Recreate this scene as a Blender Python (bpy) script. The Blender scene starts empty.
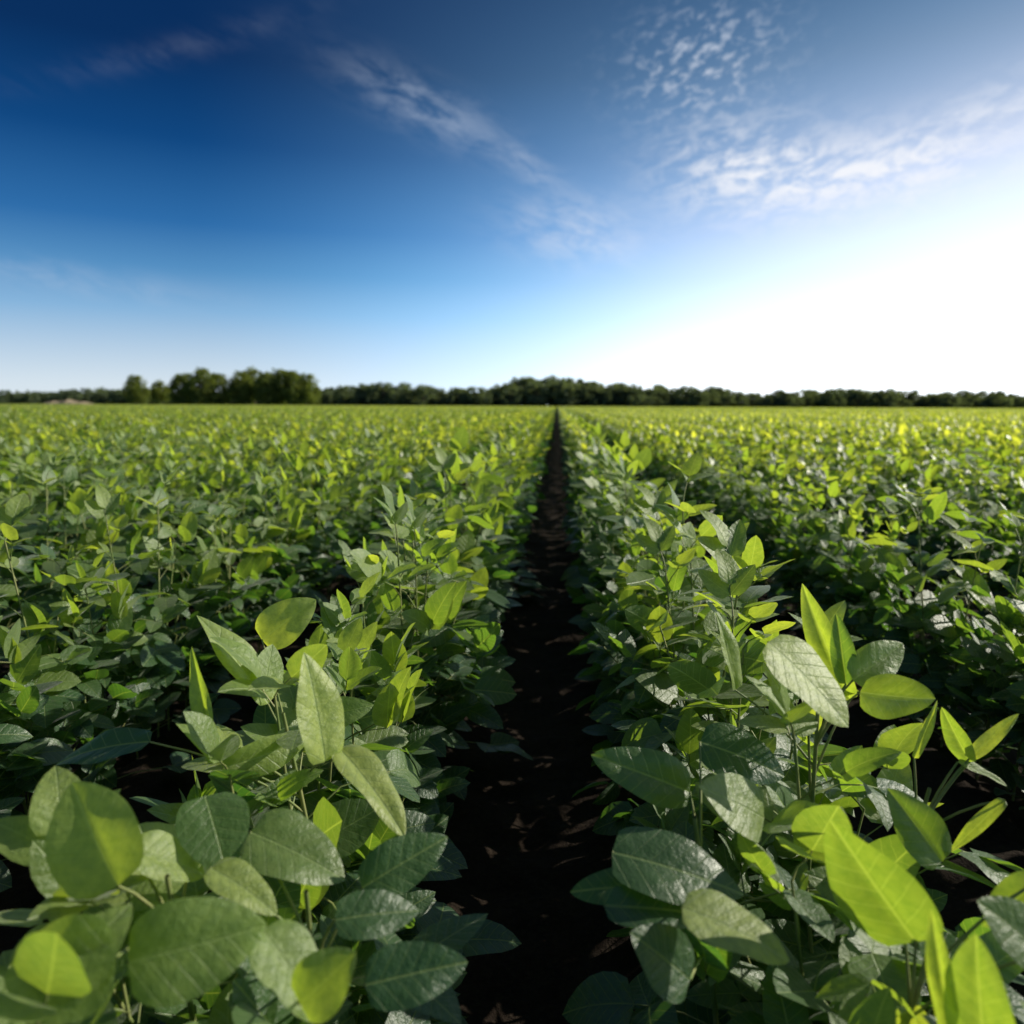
import bpy, math, random
import numpy as np
from mathutils import Vector, Matrix, Euler
rng = np.random.default_rng(11)
R = math.radians
scene = bpy.context.scene
scene.view_settings.view_transform='Standard'
scene.view_settings.look='None'
scene.view_settings.exposure=0

# ---------------- camera ----------------
CAM = Vector((0.03,0.0,1.06)); F=750.0
cd = bpy.data.cameras.new("camera"); cam = bpy.data.objects.new("camera",cd)
scene.collection.objects.link(cam); scene.camera=cam
RM = Matrix.Rotation(R(3.4),3,'Z')@Matrix.Rotation(R(90-8.1),3,'X')@Matrix.Rotation(R(0.25),3,'Z')
cam.location=CAM; cam.rotation_euler=RM.to_euler()
cd.sensor_width=36; cd.lens=36*F/1024; cd.clip_start=0.02; cd.clip_end=8000
cd.dof.use_dof=True; cd.dof.focus_distance=1.3; cd.dof.aperture_fstop=3.5
def pixdir(px,py):
    return (RM@Vector(((px-512)/F,(512-py)/F,-1))).normalized()

SUN_AZ=68; SUN_EL=27; GLOW_AZ=64
sd = Vector((math.sin(R(SUN_AZ))*math.cos(R(SUN_EL)),math.cos(R(SUN_AZ))*math.cos(R(SUN_EL)),math.sin(R(SUN_EL))))
SDN=np.array(sd); HV=np.array([0.6,-0.6,0.5])
sl=bpy.data.lights.new("sun","SUN"); sl.energy=5.0; sl.angle=R(0.5); sl.color=(1.0,0.94,0.80)
so=bpy.data.objects.new("sun",sl); scene.collection.objects.link(so)
so.rotation_euler=sd.to_track_quat('Z','Y').to_euler(); so.location=(20,10,20)

# ---------------- node helper ----------------
class NB:
    def __init__(s,nt): s.nt=nt
    def n(s,t,**k):
        x=s.nt.nodes.new(t)
        for a,b in k.items(): setattr(x,a,b)
        return x
    def link(s,a,b): s.nt.links.new(a,b)
    def put(s,sock,v):
        if isinstance(v,bpy.types.NodeSocket): s.link(v,sock)
        else: sock.default_value=v
    def m(s,op,a,b=0.0,c=0.0,clamp=False):
        x=s.n('ShaderNodeMath',operation=op); x.use_clamp=clamp
        s.put(x.inputs[0],a); s.put(x.inputs[1],b)
        if len(x.inputs)>2: s.put(x.inputs[2],c)
        return x.outputs[0]
    def mr(s,v,a,b,c=0.0,d=1.0,smooth=True):
        x=s.n('ShaderNodeMapRange'); x.interpolation_type='SMOOTHSTEP' if smooth else 'LINEAR'
        s.put(x.inputs[0],v)
        for i,q in enumerate((a,b,c,d)): s.put(x.inputs[i+1],q)
        return x.outputs[0]
    def mix(s,f,a,b,blend='MIX'):
        x=s.n('ShaderNodeMix',data_type='RGBA',blend_type=blend)
        s.put(x.inputs[0],f); s.put(x.inputs[6],a); s.put(x.inputs[7],b)
        return x.outputs[2]
    def noise(s,vec,scale,detail=4,rough=0.5,dist=0.0):
        x=s.n('ShaderNodeTexNoise'); 
        if vec is not None: s.link(vec,x.inputs['Vector'])
        x.inputs['Scale'].default_value=scale; x.inputs['Detail'].default_value=detail
        x.inputs['Roughness'].default_value=rough; x.inputs['Distortion'].default_value=dist
        return x.outputs['Fac']
    def comb(s,x,y,z=0.0):
        c=s.n('ShaderNodeCombineXYZ'); s.put(c.inputs[0],x); s.put(c.inputs[1],y); s.put(c.inputs[2],z); return c.outputs[0]

# ---------------- world ----------------
w=bpy.data.worlds.new("World"); scene.world=w; w.use_nodes=True
nt=w.node_tree; nt.nodes.clear(); b=NB(nt)
sky=b.n('ShaderNodeTexSky',sky_type='NISHITA'); sky.sun_disc=False
sky.sun_elevation=R(SUN_EL); sky.sun_rotation=R(SUN_AZ); sky.air_density=1.0; sky.dust_density=1.0; sky.ozone_density=2.0
tc=b.n('ShaderNodeTexCoord'); sep=b.n('ShaderNodeSeparateXYZ'); b.link(tc.outputs['Generated'],sep.inputs[0])
el=b.m('MULTIPLY',b.m('ARCSINE',sep.outputs[2]),57.2958)
az=b.m('MULTIPLY',b.m('ARCTAN2',sep.outputs[0],sep.outputs[1]),57.2958)
cs=b.m('ADD',b.m('MULTIPLY',sep.outputs[0],math.sin(R(GLOW_AZ))),b.m('MULTIPLY',sep.outputs[1],math.cos(R(GLOW_AZ))))
B_=b.m('POWER',b.m('MAXIMUM',cs,0.0),1.55)
eg=b.m('DIVIDE',el,20.5)
A_=b.m('MULTIPLY',b.m('MULTIPLY',B_,1.8),b.m('EXPONENT',b.m('MULTIPLY',b.m('MULTIPLY',eg,eg),-1.0)))
ramp=b.n('ShaderNodeValToRGB'); cr=ramp.color_ramp
stops=[(0,(.74,.82,.88)),(1.5,(.66,.77,.86)),(6.3,(.24,.46,.72)),(9,(.09,.28,.55)),(12,(.025,.15,.40)),(17,(.003,.06,.215)),(22,(.001,.026,.11)),(30,(.001,.020,.09)),(90,(.01,.04,.15))]
while len(cr.elements)<len(stops): cr.elements.new(0.5)
for e,(t,c) in zip(cr.elements,stops): e.position=t/90; e.color=(*c,1)
b.link(b.m('DIVIDE',el,90.0),ramp.inputs[0])
base=b.mix(1.0,ramp.outputs[0],(10,10,10,1),'MULTIPLY')
hcol=b.mix(b.mr(A_,0.0,0.8),(3.6,8.0,12.6,1),(9.8,10.0,10.4,1))
hz=b.n('ShaderNodeVectorMath',operation='SCALE'); b.link(hcol,hz.inputs[0]); b.link(A_,hz.inputs['Scale'])
low=b.mix(1.0,base,hz.outputs[0],'ADD')
upper=b.mix(1.0,sky.outputs[0],(.85,.85,.85,1),'MULTIPLY')
skyc=b.mix(b.mr(el,29,52,0.02,1.0),low,upper)
def azel(px,py):
    d=pixdir(px,py); return math.degrees(math.atan2(d.x,d.y)),math.degrees(math.asin(d.z))
def blob(px,py,la,lb,ang):
    a,e=azel(px,py); da=b.m('SUBTRACT',az,a); de=b.m('SUBTRACT',el,e); c,s=math.cos(R(ang)),math.sin(R(ang))
    p=b.m('ADD',b.m('MULTIPLY',da,c/la),b.m('MULTIPLY',de,s/la)); q=b.m('ADD',b.m('MULTIPLY',da,-s/lb),b.m('MULTIPLY',de,c/lb))
    r2=b.m('ADD',b.m('MULTIPLY',p,p),b.m('MULTIPLY',q,q))
    return b.m('EXPONENT',b.m('MULTIPLY',r2,-1.0))
def sumblobs(L):
    t=None
    for (x,y,la,lb,an,st) in L:
        v=b.m('MULTIPLY',blob(x,y,la,lb,an),st); t=v if t is None else b.m('ADD',t,v)
    return t
cir=sumblobs([(425,108,5.0,1.4,-20,1.0),(525,165,2.5,0.9,-28,.7),(575,230,4.5,2.0,-8,1.1),(180,48,9,0.7,20,.15),(70,280,8,.9,-5,.6)])
alt=sumblobs([(702,60,4.3,2.8,8,1.0)])
big=sumblobs([(745,168,5,2.6,-4,1.1),(880,172,7,2.1,3,1.1),(1010,105,5,1.5,15,.45)])
def rotc(ang,sx,sy,off=0.0):
    c,s=math.cos(R(ang)),math.sin(R(ang))
    p=b.m('ADD',b.m('MULTIPLY',az,c),b.m('MULTIPLY',el,s)); q=b.m('ADD',b.m('MULTIPLY',az,-s),b.m('MULTIPLY',el,c))
    return b.comb(b.m('MULTIPLY',p,sx),b.m('MULTIPLY',q,sy),off)
n1=b.noise(rotc(-16,0.30,0.8,2.0),1.0,7,0.66,0.35)
n2=b.noise(rotc(15,0.9,1.5,3.0),1.0,4,0.6,0.3)
n3=b.noise(rotc(8,0.3,0.8,7.0),1.0,6,0.68,0.7)
cA=b.m('MULTIPLY',cir,b.mr(n1,0.33,0.68))
cB=b.m('MULTIPLY',alt,b.mr(n2,0.45,0.68,0,1.0))
cC=b.m('MULTIPLY',big,b.mr(b.m('ADD',b.m('MULTIPLY',n3,.7),b.m('MULTIPLY',n2,.3)),0.40,0.62))
cl=b.m('MINIMUM',b.m('ADD',b.m('MULTIPLY',cA,0.40),b.m('ADD',b.m('MULTIPLY',cB,.62),b.m('MULTIPLY',cC,.75))),0.88)
tint=b.mix(b.mr(A_,0.02,0.5),(5.2,6.1,7.6,1),(9.5,9.6,10,1))
fin=b.mix(cl,skyc,tint)
bg=b.n('ShaderNodeBackground'); bg.inputs[1].default_value=0.1
out=b.n('ShaderNodeOutputWorld'); b.link(bg.outputs[0],out.inputs[0])
b.link(fin,bg.inputs[0])

# ---------------- materials ----------------
def newmat(name):
    m=bpy.data.materials.new(name); m.use_nodes=True; m.node_tree.nodes.clear(); return m,NB(m.node_tree)

def leaf_material(near=True):
    m,b=newmat("soybean_leaf" if near else "soybean_leaf_distant")
    at=b.n('ShaderNodeAttribute',attribute_name='lr'); tone=at.outputs['Fac']
    ag=b.n('ShaderNodeAttribute',attribute_name='age'); age=ag.outputs['Fac']
    if near:
        c1=b.mix(tone,(0.030,0.096,0.034,1),(0.18,0.29,0.055,1))  # dark end also carries the painted shade of low leaves
        c5=b.mix(age,c1,(0.40,0.47,0.11,1))  # pale young growth, with sunlit paleness painted into the base colour
    else:
        c1=b.mix(tone,(0.032,0.096,0.030,1),(0.24,0.35,0.065,1))
        c5=b.mix(age,c1,(0.50,0.54,0.13,1))  # young-leaf colour, brightened further to paint in sunlight
    p=b.n('ShaderNodeBsdfPrincipled')
    if near:
        uv=b.n('ShaderNodeUVMap',uv_map='UVMap'); sp=b.n('ShaderNodeSeparateXYZ'); b.link(uv.outputs[0],sp.inputs[0])
        x=b.m('ABSOLUTE',sp.outputs[0]); y=sp.outputs[1]
        nz=b.noise(uv.outputs[0],9.0,4,0.65)
        mid=b.mr(x,0.004,0.016,1,0)
        ph=b.m('MULTIPLY',b.m('ADD',b.m('SUBTRACT',y,b.m('MULTIPLY',b.m('POWER',x,0.85),0.62)),b.m('MULTIPLY',nz,0.03)),7.0)
        tri=b.m('ABSOLUTE',b.m('SUBTRACT',b.m('FRACT',ph),0.5))
        lat=b.mr(tri,0.45,0.5,0,0.7)
        vein=b.m('MAXIMUM',mid,lat)
        c4=b.mix(b.mr(nz,0.35,0.7,0,0.4),c5,(0.06,0.15,0.025,1))
        c5=b.mix(b.m('MULTIPLY',vein,0.55),c4,(0.34,0.44,0.16,1))
        hgt=b.m('ADD',b.m('MULTIPLY',vein,-0.45),b.m('ADD',b.m('MULTIPLY',tri,-.4),b.m('MULTIPLY',nz,1.8)))
        bump=b.n('ShaderNodeBump'); bump.inputs['Strength'].default_value=0.6; bump.inputs['Distance'].default_value=0.0025
        b.link(hgt,bump.inputs['Height']); b.link(bump.outputs[0],p.inputs['Normal'])
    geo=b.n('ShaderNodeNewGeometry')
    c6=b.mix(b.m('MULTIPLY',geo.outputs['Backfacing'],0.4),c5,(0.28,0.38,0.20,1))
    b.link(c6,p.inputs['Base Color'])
    b.put(p.inputs['Roughness'],b.mr(tone,0,1,0.36,0.5)); p.inputs['Specular IOR Level'].default_value=1.0
    if near:
        p.inputs['Sheen Weight'].default_value=0.35; p.inputs['Sheen Roughness'].default_value=0.4
    tr=b.n('ShaderNodeBsdfTranslucent')
    tcol=b.mix(1.0,c5,(2.4,2.25,0.6,1),'MULTIPLY'); b.link(tcol,tr.inputs[0])
    mx=b.n('ShaderNodeMixShader'); mx.inputs[0].default_value=0.48
    b.link(p.outputs[0],mx.inputs[1]); b.link(tr.outputs[0],mx.inputs[2])
    o=b.n('ShaderNodeOutputMaterial'); b.link(mx.outputs[0],o.inputs[0])
    return m
def simple(name,c1,c2,scale,rough=0.8,bump=0.0,detail=5,bdist=0.02):
    m,b=newmat(name)
    t=b.n('ShaderNodeTexCoord'); nz=b.noise(t.outputs['Object'],scale,detail,0.6)
    col=b.mix(b.mr(nz,0.3,0.7),c1,c2)
    p=b.n('ShaderNodeBsdfPrincipled'); b.link(col,p.inputs['Base Color']); p.inputs['Roughness'].default_value=rough
    if bump:
        bp=b.n('ShaderNodeBump'); bp.inputs['Strength'].default_value=bump; bp.inputs['Distance'].default_value=bdist
        b.link(nz,bp.inputs['Height']); b.link(bp.outputs[0],p.inputs['Normal'])
    o=b.n('ShaderNodeOutputMaterial'); b.link(p.outputs[0],o.inputs[0]); return m
M_leaf=leaf_material(); M_leafd=leaf_material(False)
M_stem=simple("soybean_stem",(0.14,0.20,0.05,1),(0.26,0.27,0.10,1),30,0.6,detail=1)
M_bark=simple("bark",(0.06,0.045,0.03,1),(0.12,0.09,0.06,1),3,0.9,0.4)

# ---------------- mesh buffer ----------------
class Buf:
    def __init__(s): s.v=[];s.f=[];s.uv=[];s.lr=[];s.age=[];s.mi=[];s.n=0
    def add(s,v,f,uv,lr,age,mi):
        s.v.append(v); s.f.append(f+s.n); s.uv.append(uv); k=len(v)
        s.lr.append(np.full(k,lr)); s.age.append(np.full(k,age)); s.mi.append(np.full(len(f),mi,dtype=np.int32)); s.n+=k
    def mesh(s,name,mats,smooth=True):
        v=np.concatenate(s.v).astype(np.float32); f=np.concatenate(s.f).astype(np.int32); uv=np.concatenate(s.uv).astype(np.float32)
        me=bpy.data.meshes.new(name); me.vertices.add(len(v)); me.vertices.foreach_set('co',v.ravel())
        me.loops.add(f.size); me.loops.foreach_set('vertex_index',f.ravel())
        me.polygons.add(len(f)); me.polygons.foreach_set('loop_start',np.arange(0,f.size,4,dtype=np.int32))
        me.polygons.foreach_set('material_index',np.concatenate(s.mi))
        me.polygons.foreach_set('use_smooth',np.full(len(f),smooth))
        for m in mats: me.materials.append(m)
        l=me.uv_layers.new(name='UVMap'); l.data.foreach_set('uv',uv[f.ravel()].ravel())
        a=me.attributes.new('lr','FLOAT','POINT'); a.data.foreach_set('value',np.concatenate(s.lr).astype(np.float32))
        a=me.attributes.new('age','FLOAT','POINT'); a.data.foreach_set('value',np.concatenate(s.age).astype(np.float32))
        me.update(calc_edges=True); me.validate(); return me

def grid_faces(nu,nv):
    i=np.arange(nu)[:,None]*(nv+1)+np.arange(nv)[None,:]
    i=i.ravel(); return np.stack([i,i+1,i+nv+2,i+nv+1],1)
_gc={}
def leaf(buf,P,T,N,L,W,fold,droop,wave,lr,age,nu,nv):
    key=(nu,nv)
    if key not in _gc:
        u=np.linspace(0,1,nu+1); u=u-0.3*np.sin(2*np.pi*u)/(2*np.pi) if nu>4 else (u if nu>2 else np.array([0,.36,1.0]))
        v=np.linspace(-1,1,nv+1)
        _gc[key]=(np.repeat(u,nv+1),np.tile(v,nu+1),grid_faces(nu,nv))
    u,v,f=_gc[key]; u=np.clip(u,0,1)
    T=T/np.linalg.norm(T); N=N-T*np.dot(N,T); N=N/(np.linalg.norm(N)+1e-9); S=np.cross(T,N)
    prof=(u**0.42)*((1-u)**0.76); prof=prof/0.520
    prof=np.maximum(prof,0.004)
    wd=W*prof
    a=droop*u
    if abs(droop)<1e-3: X=L*u; Z=0*u
    else: X=L*np.sin(a)/droop; Z=-L*(1-np.cos(a))/droop
    X=X-0.05*L*(np.abs(v)**1.5)*np.exp(-u*9)*np.minimum(1,u*14)
    c=math.cos(fold); s_=math.sin(fold)
    lift=np.abs(v)*wd*s_ - (np.abs(v)**2.2)*wd*s_*0.6
    ph=lr*20
    lift=lift+wave*L*np.sin(u*9+ph+v*1.5)*np.abs(v)*prof
    twist=0.25*math.sin(lr*37)*u
    side=v*wd*c
    pts=P+X[:,None]*T+(side*np.cos(twist))[:,None]*S+(Z+lift+side*np.sin(twist))[:,None]*N
    uv=np.stack([v*prof*W/L,u],1)
    buf.add(pts,f,uv,lr,age,0)
def tube(buf,pts,r0,r1,sides,mi=1,age=0.3):
    pts=np.array(pts,float); n=len(pts)
    d=np.gradient(pts,axis=0); d/=np.linalg.norm(d,axis=1)[:,None]+1e-9
    ref=np.array([1.0,0.13,0.07]) if abs(d[0][2])>0.5 else np.array([0.1,0.05,1.0])
    A=np.cross(d,ref); A/=np.linalg.norm(A,axis=1)[:,None]; B=np.cross(d,A)
    r=np.linspace(r0,r1,n)
    th=np.linspace(0,2*np.pi,sides+1)
    v=pts[:,None,:]+r[:,None,None]*(np.cos(th)[None,:,None]*A[:,None,:]+np.sin(th)[None,:,None]*B[:,None,:])
    v=v.reshape(-1,3)
    buf.add(v,grid_faces(n-1,sides),np.zeros((len(v),2)),0.5,age,mi)

U=lambda a,b: rng.uniform(a,b)
def sph(az,el): return np.array([math.cos(az)*math.cos(el),math.sin(az)*math.cos(el),math.sin(el)])
Z3=np.array([0,0,1.0])
CREST=None   # (row centre x, crest height, flank slope)
def trifoliate(buf,base,az,plen,pel,age,L,lod,top):
    d0=sph(az,pel); d1=sph(az+U(-.2,.2),pel-U(0.1,0.5))
    p1=base+d0*plen*0.5; p2=p1+d1*plen*0.5
    if CREST is not None:
        off=abs(p2[0]-CREST[0])
        lim=CREST[1]-max(0,off-0.05)*CREST[2]
        if p2[2]>lim: p2=p2.copy(); p1=p1.copy(); dz=p2[2]-lim; p2[2]-=dz; p1[2]-=dz*.5; top=False; age*=0.4  # flank leaves lose paleness: shade on the row sides painted in
    if lod>=2: tube(buf,[base,p1,p2],0.0017,0.0012,3)
    a=az+U(-.4,.4)
    el=U(0.3,1.35) if top else (U(-0.5,0.7))
    if rng.random()<0.3 and p2[2]>.4: el=U(0.7,1.35)
    ratio=U(0.34,0.45) if not top else U(0.29,0.40)
    lrmax=min(1,max(.10,(p2[2]-0.28)*2.9))   # shade low in the canopy painted in, besides older leaves' darker green
    nuv={0:(2,2),1:(3,2),2:(6,4),3:(7,4)}[lod]
    for k in range(3):
        if k==0: aa=a; LL=L; e=el; pb=p2+sph(a,el)*0.018
        else:
            sg=1 if k==1 else -1
            aa=a+sg*U(1.0,1.5); LL=L*U(0.8,0.95); e=el*U(.5,1.0)+U(-.25,.25); pb=p2
        if lod>=2 and k==0: tube(buf,[p2,pb],0.001,0.001,3)
        T=sph(aa,e)
        side=np.cross(T,Z3); side/=np.linalg.norm(side)+1e-9
        N=np.cross(side,T); roll=rng.normal(0,0.5)
        N=N*math.cos(roll)+side*math.sin(roll)
        if rng.random()<0.4: N=N+HV*U(0.4,1.4)
        else: N=N+SDN*U(0.0,0.6)
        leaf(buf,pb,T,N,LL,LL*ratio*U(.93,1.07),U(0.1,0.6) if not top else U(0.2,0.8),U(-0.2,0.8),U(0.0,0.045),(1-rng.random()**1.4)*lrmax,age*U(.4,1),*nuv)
def plant(buf,ox,oy,lod,h=None,wid=1.0,dens=1.0,slope=1.1):
    global CREST
    h=h or U(0.62,0.76)
    CREST=(ox,h+0.05,slope)
    lean=np.array([rng.normal(0,0.03),rng.normal(0,0.05),0])
    o=np.array([ox,oy,0.0])
    top=o+np.array([0,0,h])+lean
    midp=o+np.array([0,0,h*0.5])+lean*0.2
    if lod>=2: tube(buf,[o-np.array([0,0,.03]),midp,top],0.004,0.0018,5)
    def P(t):
        return o+np.array([0,0,h*t])+lean*t*t
    az=U(0,6.28)
    nn=int(15*dens)
    for i in range(nn):
        t=0.08+0.92*i/(nn-1)
        az+=2.4+U(-.5,.5)
        istop=t>0.84
        L=(U(0.085,0.125) if not istop else U(0.06,0.10))
        pl=(U(0.10,0.20)*(1.25-0.85*t))*wid if not istop else U(0.03,0.07)
        trifoliate(buf,P(t),az,pl,U(0.2,0.8) if not istop else U(0.9,1.4),min(1,max(0,(t-0.5)*2.6)*U(0.1,1)),L,lod,istop)  # upper leaves paler: youth plus painted sunlight
    nb=int(3*dens+0.5)
    for j in range(nb):
        ba=U(0,6.28); t0=U(0.10,0.35); bl=U(0.20,0.36)
        el=U(0.85,1.3) if wid>.75 else U(1.1,1.4); s=P(t0); e=s+sph(ba,el)*bl
        if lod>=2: tube(buf,[s,(s+e)/2+np.array([0,0,-.01]),e],0.0028,0.0016,4)
        nbn=4 if lod else 3
        for i in range(nbn):
            t=0.3+0.7*i/(nbn-1); az+=2.4+U(-.6,.6)
            hh=(s+(e-s)*t)[2]; istop=(i==nbn-1 and hh>0.4)
            trifoliate(buf,s+(e-s)*t,az,U(0.04,0.11)*wid,U(0.3,1.0),U(0,0.8)*(hh>0.42),U(0.075,0.11),lod,istop)
    CREST=None

def proto_coll(name,meshes,prefix):
    c=bpy.data.collections.new(name)
    for i,me in enumerate(meshes):
        ob=bpy.data.objects.new("%s_%02d"%(prefix,i),me); c.objects.link(ob)
    return c
SPR=0.88   # row spacing on the right-hand block
near=[]
for i in range(16):      # 0-9 bushy, 10-15 narrow ridged
    bf=Buf(); plant(bf,0,0,3,slope=1.1 if i<10 else 2.0,wid=1.0 if i<10 else .6); near.append(bf.mesh("soybean_plant",[M_leaf,M_stem]))
mid=[]
for i in range(8):       # 0-3 bushy, 4-7 narrow ridged
    bf=Buf(); rd=i>=4
    for k in range(8): plant(bf,rng.normal(0,0.015),-0.5+(k+0.5)/8,1,h=U(.68,.74) if rd else None,wid=.5 if rd else .85,dens=0.8,slope=2.2 if rd else 1.1)
    mid.append(bf.mesh("soybean_row_segment",[M_leafd,M_stem]))
far=[]
for i in range(5):       # 0-1 bushy (8 rows), 2-4 ridged (7 wider spaced rows)
    bf=Buf(); rd=i>=2
    for r in range(7 if rd else 8):
        x=(r-3)*SPR if rd else (r-3.5)*0.75
        for k in range(6*4): plant(bf,x+rng.normal(0,0.015),-3+(k+0.5)/4,0,h=U(.68,.74) if rd else None,wid=.4 if rd else .8,dens=0.5,slope=2.2 if rd else 1.1)
    far.append(bf.mesh("soybean_patch",[M_leafd,M_stem]))
C_near=proto_coll("soybean_plants",near,"plant"); C_mid=proto_coll("soybean_segments",mid,"segment"); C_far=proto_coll("soybean_patches",far,"patch")

def gn_instances(name,coll,pos,rotz,scl,idx,tilt=None,realize=False):
    me=bpy.data.meshes.new(name); me.vertices.add(len(pos)); me.vertices.foreach_set('co',np.array(pos,np.float32).ravel())
    rot=np.zeros((len(pos),3),np.float32); rot[:,2]=rotz
    if tilt is not None: rot[:,:2]=tilt
    a=me.attributes.new('rot','FLOAT_VECTOR','POINT'); a.data.foreach_set('vector',rot.ravel())
    a=me.attributes.new('scl','FLOAT_VECTOR','POINT'); a.data.foreach_set('vector',np.array(scl,np.float32).ravel())
    a=me.attributes.new('idx','INT','POINT'); a.data.foreach_set('value',np.array(idx,np.int32))
    ob=bpy.data.objects.new(name,me); scene.collection.objects.link(ob)
    g=bpy.data.node_groups.new(name+"_scatter",'GeometryNodeTree')
    g.interface.new_socket('Geometry',in_out='INPUT',socket_type='NodeSocketGeometry')
    g.interface.new_socket('Geometry',in_out='OUTPUT',socket_type='NodeSocketGeometry')
    n=g.nodes; gi=n.new('NodeGroupInput'); go=n.new('NodeGroupOutput')
    ci=n.new('GeometryNodeCollectionInfo'); ci.inputs['Collection'].default_value=coll
    ci.inputs['Separate Children'].default_value=True; ci.inputs['Reset Children'].default_value=True
    ip=n.new('GeometryNodeInstanceOnPoints'); ip.inputs['Pick Instance'].default_value=True
    def na(nm,dt):
        x=n.new('GeometryNodeInputNamedAttribute'); x.data_type=dt; x.inputs['Name'].default_value=nm; return x.outputs[0]
    L=g.links.new
    L(gi.outputs[0],ip.inputs['Points']); L(ci.outputs[0],ip.inputs['Instance'])
    L(na('idx','INT'),ip.inputs['Instance Index']); L(na('scl','FLOAT_VECTOR'),ip.inputs['Scale'])
    e=n.new('FunctionNodeEulerToRotation'); L(na('rot','FLOAT_VECTOR'),e.inputs[0]); L(e.outputs[0],ip.inputs['Rotation'])
    if realize:
        rl=n.new('GeometryNodeRealizeInstances'); L(ip.outputs[0],rl.inputs[0]); L(rl.outputs[0],go.inputs[0])
    else: L(ip.outputs[0],go.inputs[0])
    md=ob.modifiers.new("scatter",'NODES'); md.node_group=g
    return ob

NEAR_Y=6.0; MID_Y=40.0
def row_x(k):
    if k>=1: return 0.375+SPR*k
    if k<=-2: return (k+0.5)*0.75-0.08
    return (k+0.5)*0.75
def near_row(k,y0=-1.2,y1=NEAR_Y):
    pos=[];rz=[];sc=[];ix=[];tl=[]
    y=y0
    wx=1.0 if k in(-1,0) else (0.82 if k>=-2 else 0.95)
    while y<y1:
        y+=0.112*U(0.8,1.2)
        x=row_x(k)+rng.normal(0,0.02 if k>-3 else 0.05)
        s=U(0.92,1.1)
        lowf=1.02 if k in(-1,0) else 1.0
        if k in (-1,0,-2,1) and y<0.95: lowf=0.82
        elif y<1.6: lowf*=0.96
        pos.append((x,y,0)); rz.append(rng.normal(0,0.35 if k<1 else .2)); sc.append((s*wx,s,min(s,1.03)*lowf*U(0.92,1.04))); ix.append(rng.integers(10) if k<1 else 10+rng.integers(6)); tl.append((rng.normal(0,.06),rng.normal(0,.04)))
    return pos,rz,sc,ix,tl
for k in range(-2,2):
    p,r,s,i,t=near_row(k); gn_instances("soybean_row",C_near,p,r,s,i,np.array(t),True)
P_=[];R_=[];S_=[];I_=[];T_=[]
for k in list(range(-9,-2))+list(range(2,8)):
    p,r,s,i,t=near_row(k,y0=-1.0 if abs(k)<4 else abs(k)*0.5)
    P_+=p;R_+=r;S_+=s;I_+=i;T_+=t
gn_instances("soybean_field",C_near,P_,R_,S_,I_,np.array(T_),True)
P_=[];R_=[];S_=[];I_=[]
y=NEAR_Y+0.5
while y<250:
    hw=y*0.8+3.5
    for k in (range(int(-hw/0.75),int(hw/SPR)) if y<MID_Y else [0]):
        left=k<=-3
        P_.append((row_x(k)+(rng.normal(0,0.04) if left else rng.normal(0,.01)),y,0)); R_.append(rng.normal(0,0.02)); s=U(.95,1.05)
        S_.append((s*(1.0 if k<=0 else 0.85),1.03,s*U(.97,1.02))); I_.append(rng.integers(4) if k<=0 and k!=-2 else 4+rng.integers(4))
    y+=1.0
gn_instances("soybean_field",C_mid,P_,R_,S_,I_)
P_=[];R_=[];S_=[];I_=[]
y=MID_Y+2.5
while y<250:
    hw=y*0.8+6
    for q in range(int(-hw/6)-1,int(hw/6)+1):
        if q<0: X0=q*6+3.0-0.04
        else: X0=0.375+SPR*0.5+SPR*7*(q+0.5)
        P_.append((X0,y,0)); R_.append(0); S_.append((1,1.02,U(.98,1.03))); I_.append(rng.integers(2) if q<0 else 2+rng.integers(3))
    y+=6.0
gn_instances("soybean_field",C_far,P_,R_,S_,I_)

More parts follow.
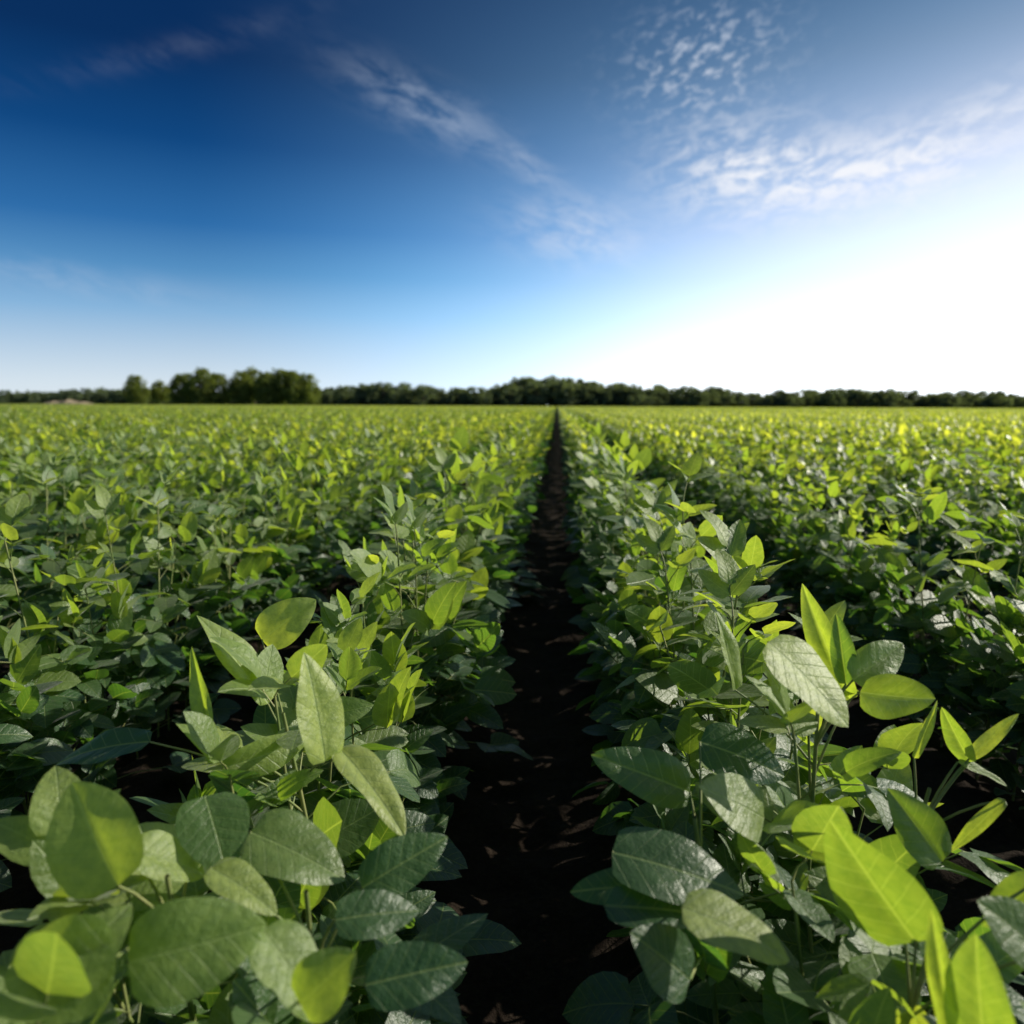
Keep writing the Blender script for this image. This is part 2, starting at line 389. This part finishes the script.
# ---------------- individually modelled foremost plants ----------------
def wp(px,py,D):
    d=RM@Vector(((px-512)/F,(512-py)/F,-1)); return np.array(CAM+d*D)
CN=np.array(CAM)
HERO=[  # last two values per leaf also paint in how lit it looks
 [(-0.34,0.72),[ (118,886,66,786,.68,.02,.42,.9,.3,.2,.5,.8),(116,957,-2,985,.60,-.02,.46,.9,.2,.3,.4,.8),(128,962,262,930,.61,.02,.38,.85,.3,.3,.3,.9),
    (132,852,214,862,.74,.04,.33,.5,.3,.5,.6,1.),(205,796,228,866,.82,-.06,.40,.7,.2,.3,.1,.3)]],
 [(-0.27,0.98),[ (212,742,190,650,.98,0.0,.17,.9,.9,.1,.4,.9),(325,762,311,655,.92,.0,.30,.9,.5,.2,1.,1.),(338,748,410,822,.95,-.08,.24,.6,.6,.3,1.,1.),
    (222,768,318,742,.98,.05,.22,.4,.5,.5,.5,.7),(150,742,46,746,1.0,.0,.22,.4,.3,.5,0,.1),(268,704,205,612,1.08,0,.25,.6,.6,.2,.6,1.),(262,640,312,600,1.25,0,.36,.7,.4,.3,1.,1.)]],
 [(-0.22,0.74),[ (210,868,279,902,.75,-.02,.28,.7,.4,.4,.7,1.),(250,832,345,868,.8,-.02,.36,.6,.3,.4,.3,.4),(362,888,446,835,.78,.03,.28,.8,.3,.3,0,.3),
    (300,1004,352,955,.62,.0,.45,.7,.4,.2,.4,.9),(365,985,466,960,.68,.02,.30,.8,.3,.2,0,.1),(335,920,420,905,.72,.02,.30,.7,.3,.4,0,.2),(262,930,330,1010,.66,-.03,.34,.7,.3,.4,.3,1.)]],
 [(0.40,1.02),[ (768,642,857,716,.93,-.05,.38,.7,.2,.3,1.,1.),(860,692,938,702,.96,0,.32,.8,.4,.2,.4,.5),(853,680,905,642,.98,.02,.30,.8,.4,.2,.35,.5),
    (846,684,838,616,1.0,0,.22,.9,.7,.2,.1,.4),(850,700,800,590,1.05,.0,.18,.8,.8,.2,.5,.8),(735,690,722,612,1.05,0,.25,.7,.7,.2,.6,1.)]],
 [(0.47,0.98),[ (914,758,938,702,1.0,0,.14,.9,.9,.1,.9,1.),(970,762,942,710,1.0,0,.22,.8,.6,.1,.3,.6),(970,758,1018,714,1.0,.0,.16,.8,.8,.1,1.,1.),(958,762,1008,782,1.0,-.02,.2,.6,.6,.2,.5,1.),
    (942,862,894,792,.86,0,.30,.85,.4,.2,.2,.4),(1005,800,950,850,.9,0,.14,.7,.8,.2,.7,1.)]],
 [(0.36,0.72),[ (916,942,832,828,.70,0,.34,.9,.4,.1,.25,.55),(900,905,850,880,.75,-.03,.3,.7,.4,.3,.3,.6),(955,1045,930,915,.62,0,.15,.9,.9,.1,.5,.8),(985,1055,973,942,.60,0,.32,.9,.5,.2,.25,.7),
    (1045,955,985,903,.68,0,.40,.8,.3,.2,.2,.3),(1040,880,985,925,.72,.0,.28,.7,.4,.3,.3,.6)]],
 [(0.26,0.86),[ (690,792,598,754,.92,-.02,.26,.8,.4,.2,.1,.2),(612,852,748,882,.80,-.03,.29,.6,.2,.4,0,.2),(682,908,793,942,.72,-.03,.34,.5,.2,.4,.8,1.),(656,886,572,886,.80,0,.24,.6,.2,.3,0,.2),
    (604,906,716,908,.76,0,.2,.5,.3,.3,0,.1),(700,742,788,768,.96,-.03,.34,.6,.2,.4,0,.1),(690,980,640,935,.72,-.02,.4,.8,.2,.3,0,.1)]],
]
def bez(a,m_,c,n=5):
    return [a*(1-t)**2+m_*2*t*(1-t)+c*t*t for t in np.linspace(0,1,n)]
for (foot,leaves) in HERO:
    bf=Buf(); bases=[wp(l[0],l[1],l[4]) for l in leaves]
    zt=max(p[2] for p in bases)-0.03; f0=np.array([foot[0],foot[1],0.0]); cen=np.mean(bases,axis=0); topx=f0*0.35+cen*0.65; topx[2]=max(.4,min(zt,0.7))
    stem=lambda t: np.array([f0[0]+(topx[0]-f0[0])*t**1.5,f0[1]+(topx[1]-f0[1])*t**1.5,topx[2]*t])
    tube(bf,[stem(t) for t in np.linspace(0,1,7)],0.0045,0.0025,7)
    for l,pb in zip(leaves,bases):
        tip=wp(l[2],l[3],l[4]+l[5]); T=tip-pb; L=np.linalg.norm(T); T/=L
        tc_=CN-pb; tc_/=np.linalg.norm(tc_)
        N=tc_*l[7]+Z3*(1-l[7])
        if l[10]>=0.2 and 0.45<=l[11]<0.97: N=tc_*(l[7])-SDN*0.45      # sun shines through from behind
        else: N=N+SDN*(0.1+0.6*l[11]**2)
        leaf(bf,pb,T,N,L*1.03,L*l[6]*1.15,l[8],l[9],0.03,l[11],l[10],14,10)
        tt=min(0.97,max(.3,(pb[2]-0.10)/topx[2])); s=stem(tt); mm=(s+pb)/2+np.array([0,0,0.02])
        tube(bf,bez(s,mm,pb),0.0019,0.0013,6)
    for q in range(9):
        t=0.25+0.5*q/8; trifoliate(bf,stem(t),q*2.4+U(-.5,.5),U(.06,.13),U(.2,.7),0,U(.08,.11),3,False)
    o=bpy.data.objects.new("soybean_plant",bf.mesh("soybean_plant",[M_leaf,M_stem])); scene.collection.objects.link(o)

# ---------------- ground ----------------
def axis(dense0,dense1,step,far0,far1):
    a=list(np.arange(dense0,dense1,step)); s=step; x=a[-1]
    while x<far1: s*=1.25; x+=s; a.append(x)
    s=step; x=a[0]; pre=[]
    while x>far0: s*=1.25; x-=s; pre.append(x)
    return np.array(pre[::-1]+a)
xs=axis(-1.6,1.6,0.02,-3000,3000); ys=axis(-0.5,6.0,0.022,-400,4000)
X,Y=np.meshgrid(xs,ys)
near_m=np.exp(-(np.maximum(np.abs(X)-1.4,0)/1.0)**2)*np.exp(-(np.maximum(Y-5.5,0)/2)**2)
Zg=np.zeros_like(X)
for sc_,am in ((3,0.010),(9,0.006),(21,0.005),(47,0.004)):
    for j in range(5):
        th=U(0,6.28); ph=U(0,6.28); k_=sc_*U(.7,1.4)
        Zg+=am*0.5*np.sin((X*math.cos(th)+Y*math.sin(th))*k_+ph+1.5*np.sin(Y*k_*0.37+j))
Zg=Zg*near_m + 0.03*np.cos((X-0.375)/0.75*2*np.pi)*(np.abs(X)<1.2)*near_m
nx=len(xs); ny=len(ys)
v=np.stack([X.ravel(),Y.ravel(),Zg.ravel()],1)
bf=Buf(); bf.add(v,grid_faces(ny-1,nx-1),np.zeros((len(v),2)),0,0,0)
m,b=newmat("soil")
t=b.n('ShaderNodeTexCoord'); o_=t.outputs['Object']
n1=b.noise(o_,9,5,0.65); n2=b.noise(o_,60,4,0.7)
c=b.mix(b.mr(n1,0.3,0.7),(0.014,0.009,0.006,1),(0.028,0.019,0.013,1)); c=b.mix(b.mr(n2,0.4,0.75,0,0.6),c,(0.042,0.031,0.022,1))
sp=b.n('ShaderNodeSeparateXYZ'); b.link(o_,sp.inputs[0])
c=b.mix(b.mr(sp.outputs[1],230,260),c,(0.09,0.15,0.03,1))
p=b.n('ShaderNodeBsdfPrincipled'); b.link(c,p.inputs['Base Color']); p.inputs['Roughness'].default_value=1.0; p.inputs['Specular IOR Level'].default_value=0.15
bp=b.n('ShaderNodeBump'); bp.inputs['Strength'].default_value=0.8; bp.inputs['Distance'].default_value=0.02
b.link(b.m('ADD',n1,b.m('MULTIPLY',n2,0.5)),bp.inputs['Height']); b.link(bp.outputs[0],p.inputs['Normal'])
o=b.n('ShaderNodeOutputMaterial'); b.link(p.outputs[0],o.inputs[0])
g=bpy.data.objects.new("ground",bf.mesh("ground",[m])); scene.collection.objects.link(g)

# ---------------- trees ----------------
def tree_leaf_mat(nm,ca,cb):
    m,b=newmat(nm)
    at=b.n('ShaderNodeAttribute',attribute_name='lr'); 
    c=b.mix(at.outputs['Fac'],ca,cb)
    d=b.n('ShaderNodeBsdfDiffuse'); b.link(c,d.inputs[0]); tr=b.n('ShaderNodeBsdfTranslucent'); b.link(b.mix(1,c,(1.8,1.8,.7,1),'MULTIPLY'),tr.inputs[0])
    mx=b.n('ShaderNodeMixShader'); mx.inputs[0].default_value=0.4; b.link(d.outputs[0],mx.inputs[1]); b.link(tr.outputs[0],mx.inputs[2])
    o=b.n('ShaderNodeOutputMaterial'); b.link(mx.outputs[0],o.inputs[0]); return m
M_tf=tree_leaf_mat("tree_foliage",(0.09,0.13,0.04,1),(0.24,0.27,0.08,1))
M_tf2=tree_leaf_mat("treeline_foliage",(0.09,0.12,0.08,1),(0.18,0.22,0.14,1))  # paler, bluer green: distance haze put into the leaf colour
def tree_mesh(h,rw,nclump=55,per=70,ls=0.35,low=0.12,mat=None):
    bf=Buf()
    tube(bf,[(0,0,-0.3),(0.1,0,h*.3),(0,0.1,h*.75)],h*0.028,h*0.008,8)
    cl=[]
    for i in range(nclump):
        d=rng.normal(size=3); d/=np.linalg.norm(d); r=U(0.35,1)**0.5
        z=h*(low+ (1-low)*0.5)+d[2]*r*h*(1-low)*0.46
        wz=1-0.25*(z/h)
        c=np.array([d[0]*r*rw*wz,d[1]*r*rw*wz,z]); cl.append(c)
        if i%5==0:
            s=np.array([0,0.03,U(h*.15,h*.5)]); tube(bf,[s,(s+c)/2+np.array([0,0,-.2]),c],h*0.010,h*0.003,5)
    for c in cl:
        cr=U(0.1,0.2)*h*0.9; base=U(0,0.6)
        dd=rng.normal(size=(per,3)); dd/=np.linalg.norm(dd,axis=1)[:,None]
        pts=c+dd*cr*(rng.random((per,1))**0.4)*np.array([1,1,0.75])
        a=rng.normal(size=(per,3)); a/=np.linalg.norm(a,axis=1)[:,None]; bb=np.cross(a,rng.normal(size=(per,3))); bb/=np.linalg.norm(bb,axis=1)[:,None]
        s=ls*rng.uniform(.6,1.3,(per,1))
        q=np.stack([pts-a*s,pts+bb*s*.6,pts+a*s,pts-bb*s*.6],1).reshape(-1,3)
        f=np.arange(per*4).reshape(-1,4)
        bf.add(q,f,np.zeros((per*4,2)),min(1,base+U(0,.4)),0,0)
    return bf.mesh("tree",[mat or M_tf,M_bark],False)
trees=[tree_mesh(12,U(4.5,5.5),nclump=75,low=0.0) for _ in range(5)]
C_tree=proto_coll("tree_kinds",[tree_mesh(10,U(4,5.5),32,40,0.5,0.02,M_tf2) for _ in range(6)],"tree_kind")
def groundpt(px,D):
    d=pixdir(px,405); t=D/d.y; return CAM.x+d.x*t, D
spec=[(137,262,33,.95),(162,275,26,1.2),(184,262,36,1.0),(202,258,39,1.05),(219,266,35,1.0),
      (243,262,37,0.9),(255,270,39,1.1),(268,260,38,0.95),(281,264,38,1.0),(294,260,38,1.0),(308,262,35,0.95)]
for i,(px,D,hp,ws) in enumerate(spec):
    x,y=groundpt(px,D)
    o=bpy.data.objects.new("deciduous_tree",trees[i%5]); scene.collection.objects.link(o)
    h=hp*D/F; s=h/12; o.location=(x,y,0); o.scale=(s*ws*.93,s*ws*.93,s); o.rotation_euler=(0,0,U(0,6.28))
P_=[];R_=[];S_=[];I_=[]
def hline(px):
    pts=[(-400,14),(0,15),(40,14),(110,17),(130,15),(315,16),(330,18),(370,23),(420,21),(440,18),(470,19),(505,26),(540,29),(580,26),(600,23),(660,21),(720,19),(745,16),(800,18),(860,20),(900,17),(935,15),(960,18),(1024,16),(1500,16)]
    return np.interp(px,[a for a,_ in pts],[b_ for _,b_ in pts])
px=-350.0
while px<1450:
    for q in range(3):
        D=U(395,440); x,y=groundpt(px+U(-3,3),D)
        h=hline(px)*U(0.7,1.15)*D/F*(0.5 if q==2 else 1); s=h/10
        P_.append((x,y,-0.4)); R_.append(U(0,6.28)); S_.append((s*U(.9,1.3)*(1.8 if q==2 else 1),s*1.1,s)); I_.append(rng.integers(6))
    px+=5.5
gn_instances("distant_treeline",C_tree,P_,R_,S_,I_)
x0,_=groundpt(68,300); bf=Buf(); gx=np.linspace(-1,1,41); gy=np.linspace(-1,1,13); GY,GX=np.meshgrid(gy,gx,indexing='ij')
hh=np.clip(1-GX**2,0,1)**.6*np.clip(1-GY**2,0,1)**.7*(2.2+.35*np.sin(GX*9+1)+.2*np.sin(GX*23))
vv=np.stack([x0+GX.ravel()*11,300+GY.ravel()*5,hh.ravel()-0.05],1); bf.add(vv,grid_faces(12,40),np.zeros((len(vv),2)),0,0,0)
o=bpy.data.objects.new("earth_bank",bf.mesh("earth_bank",[simple("dry_earth",(0.25,0.19,0.11,1),(0.4,0.32,0.2,1),0.8,0.9,0.5,bdist=.2)])); scene.collection.objects.link(o)
print("done")
